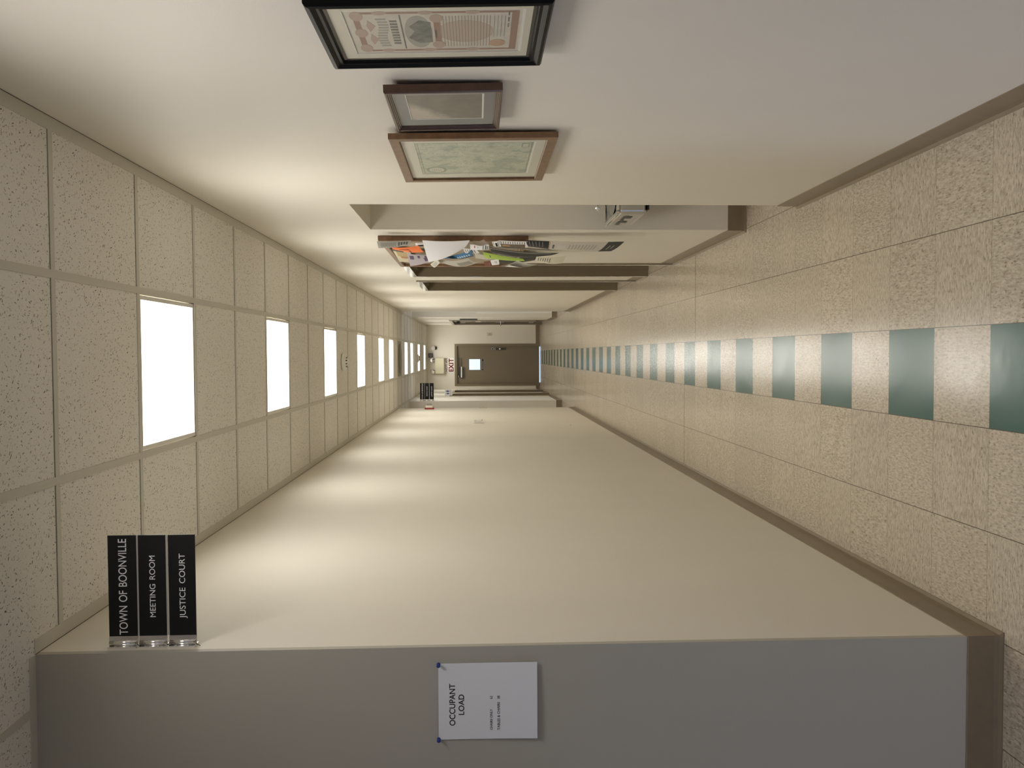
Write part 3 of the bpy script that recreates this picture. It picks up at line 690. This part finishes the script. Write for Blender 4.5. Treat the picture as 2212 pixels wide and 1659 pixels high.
for q in ((x0 + .010, x1 - .010, z0 + .008, z0 + .011), (x0 + .010, x1 - .010, z1 - .012, z1 - .009), (x0 + .010, x0 + .0125, z0 + .008, z1 - .009), (x1 - .0125, x1 - .010, z0 + .008, z1 - .009)): b.box(q[0], q[1], yp - .0003, yp, q[2], q[3], GM)
b.disc(x0 + .065, z1 - .055, .048, .036, yp - .0004, .0004, GM); b.disc(x0 + .065, z1 - .055, .038, .027, yp - .0006, .0004, GL2)
for q in range(5): b.box(x0 + .04, x0 + .09, yp - .0009, yp - .0006, z1 - .070 + q * .007, z1 - .0685 + q * .007, GM)
b.box(x1 - .075, x1 - .025, yp - .0004, yp, z0 + .018, z0 + .042, GM); b.box(x1 - .071, x1 - .029, yp - .0006, yp - .0003, z0 + .021, z0 + .039, GL2)
b.build('map_marking', None, p)

# ------------------------------------------------------------------ drinking fountain in the recess
t = thing('drinking_fountain', 'stainless wall-mounted drinking fountain in the tall recess', 'fountain', (XR + .005, 4.585, .655), (0, 0, RZR))
W_, D_, H_ = .40, .365, .150
b = MB(); b.box(0, W_, 0, D_, 0, H_ - .012, bevel=.018, seg=4)
b.build('body', STEEL, t, smooth=False)
b = MB(); rim = .014      # top deck as a raised rim round a sunken basin
b.box(-.003, W_ + .003, -.004, rim, H_ - .014, H_ + .002, bevel=.004); b.box(-.003, W_ + .003, D_ - .05, D_, H_ - .014, H_ + .002, bevel=.004)
b.box(-.003, rim, rim, D_ - .05, H_ - .014, H_ + .002, bevel=.004); b.box(W_ - rim, W_ + .003, rim, D_ - .05, H_ - .014, H_ + .002, bevel=.004)
b.build('rim', CHROME, t)
b = MB(); b.lathe([(.012, H_ - .058), (.06, H_ - .055), (.13, H_ - .035), (.19, H_ - .004)], (0, 0, 0), (0, 0, 1), 40)
for v in b.bm.verts: v.co = Vector((W_ / 2 + v.co.x * .97, rim + (D_ - .064) / 2 + v.co.y * .80, v.co.z))
b.build('basin', STEEL, t)
b = MB(); b.cyl((W_ / 2, .16, H_ - .056), (W_ / 2, .16, H_ - .05), .022); b.build('drain', CHROME, t)
b = MB(); bx = W_ * .52
b.lathe([(.022, 0), (.022, .012), (.014, .02), (.012, .035), (.013, .05)], (bx, .10, H_ - .005), (0, 0, 1), 24); b.tube([(bx, .10, H_ + .04), (bx, .098, H_ + .06), (bx, .085, H_ + .074), (bx, .062, H_ + .072), (bx, .05, H_ + .060)], .010, 14)
b.build('spout', CHROME, t)
for q in (.050, .205):
    MB().poly([(q, -.0012, H_ - .046), (q + .118, -.0012, H_ - .046), (q + .132, -.0012, H_ - .062), (q + .112, -.0012, H_ - .094), (q + .020, -.0012, H_ - .094), (q - .008, -.0012, H_ - .062)], .004).build('vent_opening', mat('vent_shadow', (.02, .02, .02), .4), t)
for q in (.062, .205): MB().box(q + .012, q + .06, -.003, -.0005, H_ - .092, H_ - .066, bevel=.001).build('push_button', STEEL, t)
MB().box(-.004, W_ + .004, .02, D_, -.010, -.001).build('bottom_plate', BLACK, t)
# bracket holding it to the recess wall
MB().box(.04, W_ - .04, D_, D_ + .008, .0, H_ - .02).build('wall_bracket', STEEL, t)

# ------------------------------------------------------------------ bulletin board and its papers
BY0, BY1, BZ0, BZ1 = 4.93, 6.375, 1.197, 2.064
t = thing('bulletin_board', 'wood-framed bulletin board crowded with flyers on the right wall', 'bulletin board', (XR - .001, BY1, BZ0), (0, 0, RZR))
w, h = BY1 - BY0, BZ1 - BZ0
b = MB(); frame_bars(b, w, h, .035, [(0, 0), (0, -.026), (.1, -.030), (.85, -.030), (1, -.026), (1, -.006)], None); b.build('frame', mat('board_wood', (.23, .125, .065), .4, var=.2, vscale=30), t)
MB().box(.03, w - .03, -.010, -.001, .03, h - .03).build('cork_panel', mat('cork', (.36, .30, .21), .9, var=.25, vscale=160), t)
PP = {
'clipping':[(0.635,4.802,2.055),(0.610,4.910,2.058),(0.625,4.886,1.878),(0.645,4.837,1.867)],
'boxad':[(0.645,4.950,1.851),(0.640,5.042,1.855),(0.640,5.042,1.809),(0.645,4.950,1.799)],
'blank':[(0.640,4.797,1.801),(0.565,5.234,1.790),(0.610,4.947,1.576),(0.640,4.795,1.535)],
'orange':[(0.648,5.181,2.011),(0.635,5.171,1.984),(0.595,4.967,1.801),(0.635,4.993,1.835)],
'cream':[(0.649,5.244,2.016),(0.649,5.985,2.034),(0.649,6.012,1.946),(0.649,5.392,1.912)],
'lavender':[(0.635,5.385,1.934),(0.605,5.842,1.950),(0.605,5.547,1.792),(0.635,5.452,1.816)],
'smallcard':[(0.610,5.795,1.811),(0.600,5.914,1.789),(0.600,5.602,1.738),(0.610,5.478,1.751)],
'blue':[(0.630,5.596,1.751),(0.615,5.416,1.690),(0.615,5.336,1.514),(0.635,5.211,1.529)],
'roll':[(0.635,5.690,1.755),(0.615,5.698,1.700),(0.625,5.739,1.472),(0.640,5.685,1.554)],
'folded':[(0.645,4.847,1.515),(0.615,4.761,1.514),(0.615,4.707,1.425),(0.645,4.794,1.456)],
'receipt':[(0.640,4.973,1.536),(0.630,5.119,1.534),(0.630,5.153,1.426),(0.640,4.977,1.425)],
'tan':[(0.649,5.305,1.472),(0.649,5.435,1.469),(0.649,5.140,1.405),(0.649,4.930,1.409)],
'bwcard':[(0.635,4.815,1.410),(0.630,4.980,1.398),(0.630,4.993,1.359),(0.635,4.780,1.374)],
'photoflyer':[(0.640,4.794,1.374),(0.630,4.993,1.359),(0.630,5.032,1.195),(0.640,4.846,1.203)],
'poster':[(0.647,4.833,1.218),(0.625,4.934,1.198),(0.600,4.961,0.712),(0.635,4.801,0.660)],
'bag':[(0.640,5.105,1.418),(0.615,5.192,1.397),(0.625,5.354,1.104),(0.645,5.427,0.970)],
'bag2':[(0.652,5.142,1.402),(0.650,5.169,1.377),(0.648,5.338,0.989),(0.652,5.293,1.046)],
'darkflyer':[(0.648,5.563,1.367),(0.635,5.992,1.331),(0.635,5.766,1.102),(0.645,5.631,1.100)],
'lime':[(0.625,5.208,1.461),(0.605,5.355,1.442),(0.610,5.576,1.178),(0.615,5.499,1.196)],
'maroon':[(0.625,5.752,1.449),(0.615,5.949,1.439),(0.615,5.893,1.392),(0.625,5.713,1.407)],
'whitecard':[(0.625,5.675,1.405),(0.615,5.893,1.390),(0.615,5.844,1.341),(0.625,5.588,1.352)],
'flyerlow':[(0.610,5.865,1.332),(0.600,5.728,1.279),(0.610,5.792,1.084),(0.630,5.733,1.222)],
'creamlong':[(0.640,5.552,1.107),(0.625,5.701,1.106),(0.605,5.671,0.925),(0.635,5.508,0.917)],
'white2':[(0.649,5.480,1.509),(0.640,5.685,1.504),(0.635,5.766,1.346),(0.645,5.656,1.348)],
'list':[(0.645,5.190,1.580),(0.625,5.277,1.566),(0.625,5.277,1.478),(0.640,5.210,1.496)],
}
def sheet(key, name, label, m, curl=.010, marks=(), group='flyers pinned to the bulletin board'):
    """a sheet through its four corners (near top, far top, far bottom, near bottom), bowed out from the wall; marks = (u0, u1, v0, v1, material) printed on it, v from the top"""
    A, B_, C_, D_ = [Vector(q) for q in PP[key]]
    def at(u, v, lift=0.0):
        p = (A * (1 - u) + B_ * u) * (1 - v) + (D_ * (1 - u) + C_ * u) * v
        p.x -= curl * math.sin(PI * v) * (.5 + .5 * u) + curl * .5 * math.sin(PI * u) + lift
        return p
    org = at(.5, 0); t = thing(name, label, 'paper', org, (0, 0, 0), group)
    def patch(u0, u1, v0, v1, lift, n, nm, mm, par):
        b = MB(); g = [[b.bm.verts.new(at(u0 + (u1 - u0) * i / n, v0 + (v1 - v0) * j / n, lift) - org) for j in range(n + 1)] for i in range(n + 1)]
        for i in range(n):
            for j in range(n): b.bm.faces.new([g[i][j], g[i + 1][j], g[i + 1][j + 1], g[i][j + 1]])
        o = b.build(nm, mm, par); md = o.modifiers.new('thickness', 'SOLIDIFY'); md.thickness = .0005; return o
    s_ = patch(0, 1, 0, 1, 0, 10, 'sheet', m, t)
    by = {}
    for q in marks: by.setdefault(q[4].name, []).append(q)
    for nm, qs in by.items():
        b = MB()
        for u0, u1, v0, v1, mm in qs:
            n = 4; g = [[b.bm.verts.new(at(u0 + (u1 - u0) * i / n, v0 + (v1 - v0) * j / n, .0009) - org) for j in range(n + 1)] for i in range(n + 1)]
            for i in range(n):
                for j in range(n): b.bm.faces.new([g[i][j], g[i + 1][j], g[i + 1][j + 1], g[i][j + 1]])
        b.build('marking', qs[0][4], t, smooth=True)
    return t
def lines(m, v0, v1, n, u0=.12, u1=.88, thick=.28, ragged=True):
    st = (v1 - v0) / n
    return [(u0, u1 - (random.random() * .25 if ragged else 0), v0 + i * st, v0 + i * st + st * thick, m) for i in range(n)]
pm = lambda n, c, r=.75: mat('paper_' + n, c, r, spec=.25)
TXT = mat('grey_print', (.10, .10, .10), .8); WTX = mat('white_print', (.42, .42, .42), .7)
sheet('cream', 'flyer', 'cream flyer with tan and flower pictures at the board top', pm('cream', (.66, .60, .42)), .001, [(.15, .5, .15, .75, mat('tan_print', (.48, .36, .18), .8)), (.5, .62, .3, .9, mat('rust_print', (.50, .20, .08), .8)), (.65, .95, .3, .95, mat('ivory_print', (.72, .62, .46), .8)), (.0, .14, .0, .6, mat('dark_print', (.10, .10, .09), .8))])
sheet('tan', 'flyer', 'tan paper strip behind the white receipt', pm('tan', (.36, .27, .16)), .001)
sheet('clipping', 'newspaper_clipping', 'grey newspaper clipping sticking past the top near corner of the board', pm('news', (.40, .39, .35)), .004, lines(TXT, .10, .58, 15, .14, .92) + lines(TXT, .62, .94, 4, .15, .8, .7))
sheet('orange', 'flyer', 'folded orange flyer under the newspaper clipping', pm('orange', (.78, .20, .065)), .010, [(.45, .8, .55, .62, mat('dark_fold', (.16, .05, .02), .8)), (.25, .35, .25, .6, mat('dark_fold', (.16, .05, .02), .8))])
sheet('boxad', 'notice_card', 'white card with a black box beside the large blank sheet', PAPER, .002, [(.52, 1, .28, 1, INK), (.1, .16, .2, .9, TXT)])
sheet('lavender', 'flyer', 'lavender flyer with dark purple pictures near the board top', pm('lavender', (.42, .38, .42)), .006, [(.12, .4, .10, .30, mat('purple_print', (.10, .06, .12), .8)), (.08, .3, .5, .62, mat('purple_print', (.1, .06, .12), .8)), (.3, .75, .78, .97, mat('purple_print', (.1, .06, .12), .8)), (.1, .5, .86, .95, mat('purple_print', (.1, .06, .12), .8))])
sheet('list', 'notice_card', 'small white list tucked beside the blue brochure', PAPER, .002, lines(TXT, .1, .9, 5))
sheet('white2', 'flyer', 'white sheet edge below the blue brochure', pm('offwhite', (.60, .57, .48)), .003)
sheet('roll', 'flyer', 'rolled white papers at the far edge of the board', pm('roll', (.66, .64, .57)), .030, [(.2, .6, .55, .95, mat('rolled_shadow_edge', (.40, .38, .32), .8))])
sheet('blue', 'brochure', 'blue travel brochure with a brown picture and pale title', pm('blue', (.035, .13, .26), .45), .012, [(.25, .8, .12, .38, mat('brown_picture', (.18, .11, .07), .6)), (.86, 1, .15, 1, mat('navy_print', (.008, .012, .02), .6))] + [(.35, .62, .45 + q * .07, .49 + q * .07, mat('pale_blue_print', (.45, .58, .66), .7)) for q in range(7)])
sheet('blank', 'blank_sheet', 'large blank white sheet curling out from the board', pm('bluewhite', (.76, .76, .80)), .012)
sheet('smallcard', 'business_card', 'small white lined card hanging off the board edge', pm('card', (.66, .65, .58)), .002, lines(TXT, .25, .85, 4, .15, .9, .25))
sheet('folded', 'folded_paper', 'folded pinkish paper at the near side of the board', pm('pink', (.50, .43, .40)), .014, [(0, .9, .0, .16, INK)])
sheet('receipt', 'flyer', 'small white flyer with red and blue print below the blank sheet', PAPER, .003, [(.15, .6, .22, .27, mat('red_print', (.45, .10, .09), .8)), (.4, .55, .38, .42, mat('blue_print', (.1, .16, .35), .8)), (.1, .9, .68, .72, mat('blue_print', (.1, .16, .35), .8)), (.1, .9, .80, .86, TXT), (.2, .9, .90, .95, TXT)])
sheet('bwcard', 'notice_card', 'black and white card above the photo flyer', PAPER, .002, [(.25, .9, .4, .7, INK), (.1, .9, .8, .86, TXT), (.1, .9, .1, .16, TXT)])
sheet('photoflyer', 'flyer', 'white flyer with an orange-brown photo near the board bottom', PAPER, .003, [(.45, .97, .04, .90, mat('dark_photo', (.12, .085, .05), .6)), (.62, .82, .1, .36, mat('orange_photo', (.42, .22, .07), .6))] + [(.08, .38, .06 + q * .08, .085 + q * .08, TXT) for q in range(11)])
DKP = pm('dark_purple', (.020, .018, .024), .5)
sheet('darkflyer', 'flyer', 'dark photo flyer behind the lime strip', pm('dark', (.022, .023, .02), .5), .004, [(.1, .3, .5, .56, WTX), (.45, .7, .62, .66, WTX)])
sheet('bag2', 'plastic_sleeve', 'thin grey plastic strip hanging below the board', pm('greyfilm', (.16, .16, .155), .3), .003)
sheet('bag', 'plastic_sleeve', 'wrinkled grey plastic sleeve across the lower board', pm('greysleeve', (.115, .118, .115), .25), .022, [(.05, .12, .0, .9, WTX), (.55, .62, .1, .95, mat('film_grey', (.35, .35, .33), .3)), (.85, .9, .0, .9, mat('film_grey', (.35, .35, .33), .3))])
sheet('creamlong', 'flyer', 'cream text flyer curling at the bottom end below the board', pm('creamtext', (.64, .61, .48)), .012, lines(TXT, .08, .55, 6, .15, .75, .3))
sheet('flyerlow', 'flyer', 'white printed leaflet at the lower far corner of the board', pm('leaflet', (.66, .64, .56)), .016, lines(TXT, .2, .8, 9, .45, .7, .3))
sheet('lime', 'flyer', 'bright lime green paper strip across the lower board', pm('lime', (.46, .66, .13)), .006, [(.3, .65, .14, .16, TXT)])
sheet('maroon', 'business_card', 'maroon card half of the pair at the far edge of the board', pm('maroon', (.17, .035, .018), .5), .001, [(.3, .7, .7, .78, mat('pale_red', (.5, .25, .2), .7))])
sheet('whitecard', 'business_card', 'white card right below the maroon card', PAPER, .001, lines(TXT, .5, .8, 2, .3, .7, .3))
sheet('poster', 'poster', 'long poster with dark ends and a pale middle hanging below the board', pm('poster', (.56, .53, .47)), .012,
    [(0, 1, 0, .24, DKP), (0, 1, .245, .252, mat('gold_line', (.45, .30, .15), .7)), (0, 1, .84, 1, pm('slate', (.065, .062, .060), .6)), (.3, .8, .28, .30, TXT), (.35, .75, .33, .42, pm('pale', (.60, .58, .52)))]
    + [(.1, .7, .03 + q * .035, .034 + q * .035, WTX) for q in range(5)] + [(.25, .85 - random.random() * .2, .46 + q * .035, .468 + q * .035, mat('soft_print', (.30, .28, .25), .8)) for q in range(9)] + [(.3, .7, .89, .90, WTX), (.3, .6, .93, .94, WTX)])

# ------------------------------------------------------------------ small fixtures
def smoke_detector(x, y, label):
    t = thing('smoke_detector', label, 'smoke detector', (x, y, zc(y)), (0, 0, 0), 'ceiling smoke detectors')
    MB().lathe([(0, 0), (.076, 0), (.078, -.010), (.070, -.022), (.055, -.024)], (0, 0, .0), (0, 0, 1), 40).build('base', WHITE, t)
    MB().lathe([(.056, -.022), (.055, -.032), (.045, -.036), (.045, -.046), (.034, -.052), (0, -.054)], (0, 0, 0), (0, 0, 1), 40).build('sensor_head', WHITE, t)
    b = MB()
    for q in range(10):
        a = 2 * PI * q / 10; b.box(-.006, .006, -.003, .003, -.006, .006, rot=Matrix.Rotation(a + PI / 2, 3, 'Z'))
        vs = list(b.bm.verts)[-8:]
        for v in vs: v.co += Vector((.0445 * math.cos(a), .0445 * math.sin(a), -.041))
    b.build('vent_slots', DARK, t)
smoke_detector(-.064, 7.66, 'round white smoke detector past the second ceiling light')
smoke_detector(-.075, 17.06, 'distant smoke detector in front of the ninth ceiling light')
y = gy(17) + .32
t = thing('air_diffuser', 'round grey air diffuser in the ceiling near the side passage', 'vent', ((TX[0] + TX[1]) / 2, y, zc(y)), (0, 0, 0))
MB().box(-.27, .27, -.27, .27, .0, .004).build('face_plate', mat('diffuser_grey', (.36, .34, .29), .5), t)
for r in (.22, .16, .10): MB().lathe([(r, 0), (r + .012, -.012), (r - .03, -.002), (r - .032, 0)], (0, 0, 0), (0, 0, 1), 40).build('ring', mat('diffuser_grey', (.36, .34, .29), .5), t)

# thermostat and switch plates
t = thing('thermostat', 'small cream thermostat with a dark underside on the long left wall', 'thermostat', (XL, 10.00, 1.425), (0, 0, RZL))
MB().box(0, .075, -.008, 0, 0, .12, bevel=.002).build('back_plate', WHITE, t)
MB().box(.006, .069, -.036, -.008, .012, .112, bevel=.004).build('cover', WHITE, t)
b = MB(); b.box(.012, .06, -.0375, -.036, .085, .105); b.build('dial_window', mat('dial', (.28, .26, .22), .3), t)
MB().box(.034, .040, -.044, -.036, .012, .02).build('slider', BLACK, t)
t = thing('light_switch', 'beige switch plate at the far end of the long left wall', 'light switch', (XL, 12.84, 1.35), (0, 0, RZL))
MB().box(0, .075, -.008, 0, 0, .118, bevel=.002).build('cover_plate', mat('beige_plate', (.58, .53, .41), .4), t)
MB().box(.032, .043, -.016, -.008, .048, .07).build('toggle', mat('beige_plate', (.58, .53, .41), .4), t)
t = thing('light_switch', 'beige switch plate on the end wall right of the brown door', 'light switch', (.435, YE, 1.13), (0, 0, 0))
MB().box(0, .075, -.007, 0, 0, .115, bevel=.002).build('cover_plate', mat('beige_plate', (.58, .53, .41), .4), t)
MB().box(.030, .045, -.016, -.007, .045, .068).build('toggle', mat('brown_toggle', (.12, .09, .06), .4), t)
t = thing('wall_hook', 'tiny bright hook low on the long left wall', 'hook', (XL, 9.66, .43), (0, 0, RZL))
MB().lathe([(0, 0), (.006, 0), (.006, .006), (.003, .010), (0, .012)], (0, 0, 0), (0, -1, 0), 16).build('hook_head', WHITE, t)

# fire alarm strobe at the end of the left wall
t = thing('fire_alarm', 'red-backed fire alarm strobe with a clear dome near the side passage', 'fire alarm', (XL, 12.66, 2.14), (0, 0, RZL))
b = MB(); b.box(0, .12, -.022, 0, .0, .14, bevel=.006); b.build('back_box', mat('alarm_red', (.28, .020, .018), .4), t)
MB().box(.012, .108, -.058, -.022, .022, .122, bevel=.003).build('sounder', mat('alarm_white', (.74, .70, .60), .45), t)
b = MB(); b.lathe([(.042, 0), (.040, .010), (.030, .022), (.016, .028), (0, .029)], (.06, -.058, .072), (0, -1, 0), 28); b.build('strobe_lens', mat('clear_lens', (.85, .86, .84), .08, trans=.75), t)

# end wall: emergency light, NOT AN EXIT sign, camera, bell, black plate on the right wall
t = thing('emergency_light', 'cream emergency light with two lamp heads above the not-an-exit sign', 'light', (-.451, YE, 2.264), (0, 0, 0))
w, h = .364, .209
b = MB(); b.box(0, w, -.11, 0, 0, h - .012, bevel=.006); b.build('battery_case', mat('case_cream', (.57, .54, .38), .45), t)
MB().box(-.004, w + .004, -.112, 0, h - .012, h).build('lid', mat('case_cream', (.57, .54, .38), .45), t)
for q, ax in ((.056, (-.35, -1, -.15)), (.316, (.1, -1, -.2))):
    hd = MB().lathe([(0, -.03), (.03, -.028), (.052, 0), (.058, .025), (.054, .030)], (q, -.07, h + .058), ax, 28).build('lamp_head', mat('lamp_shell', (.42, .40, .33), .35), t)
    MB().lathe([(.054, .030), (.04, .036), (0, .039)], (q, -.07, h + .058), ax, 28).build('lamp_lens', CHROME, hd)
    MB().cyl((q, -.06, h), (q, -.06, h + .03), .012, n=12).build('lamp_bracket', WHITE, hd)
t = thing('exit_sign', 'white not-an-exit sign with red letters above the end door', 'sign', (-.420, YE, 2.026), (0, 0, 0))
w, h = .342, .229
MB().box(0, w, -.004, 0, 0, h).build('panel', mat('sign_board', (.88, .85, .80), .5), t)
RED = mat('exit_red', (.20, .010, .012), .5)
text('NOT AN', 'lettering', .318, .060, w / 2 + .002, -.0042, .155, mat('dark_red_print', (.12, .030, .028), .5), t, bold=.004, word=1.15)
text('EXIT', 'lettering', .306, .112, w / 2 - .002, -.0042, .022, RED, t, bold=.034, spacing=1.12)
t = thing('security_camera', 'white dome camera with a dark lens on the end wall', 'camera', (.15, YE, 2.50), (0, 0, 0))
MB().lathe([(0, 0), (.052, 0), (.056, .03), (.054, .055), (.046, .062), (0, .062)], (0, 0, .022), (0, -.9, .0), 28).build('housing', WHITE, t)
MB().lathe([(.040, 0), (.038, -.018), (.024, -.034), (0, -.040)], (0, -.03, -.03), (0, 0, 1), 24).build('lens_dome', BLACK, t)
t = thing('wall_speaker', 'small black box mounted above the emergency light', 'speaker', (-.022, YE, 2.553), (0, 0, 0))
MB().box(-.05, .05, -.085, -.02, -.02, .075, bevel=.006).build('housing', BLACK, t)
MB().cyl((0, -.085, .028), (0, -.092, .028), .036, n=24).build('front_grille', mat('grille_grey', (.05, .05, .045), .5), t)
MB().cyl((0, -.02, .03), (0, 0, .03), .018, n=14).build('mount', BLACK, t)
t = thing('wall_plaque', 'black plaque on the far right wall beside the lever door', 'plaque', (XR, 16.78, 1.483), (0, 0, RZR))
MB().box(0, .42, -.016, 0, 0, .338, bevel=.003).build('panel', BLACK, t)
MB().box(.02, .40, -.018, -.016, .02, .318).build('face', mat('plaque_face', (.03, .03, .03), .35), t)
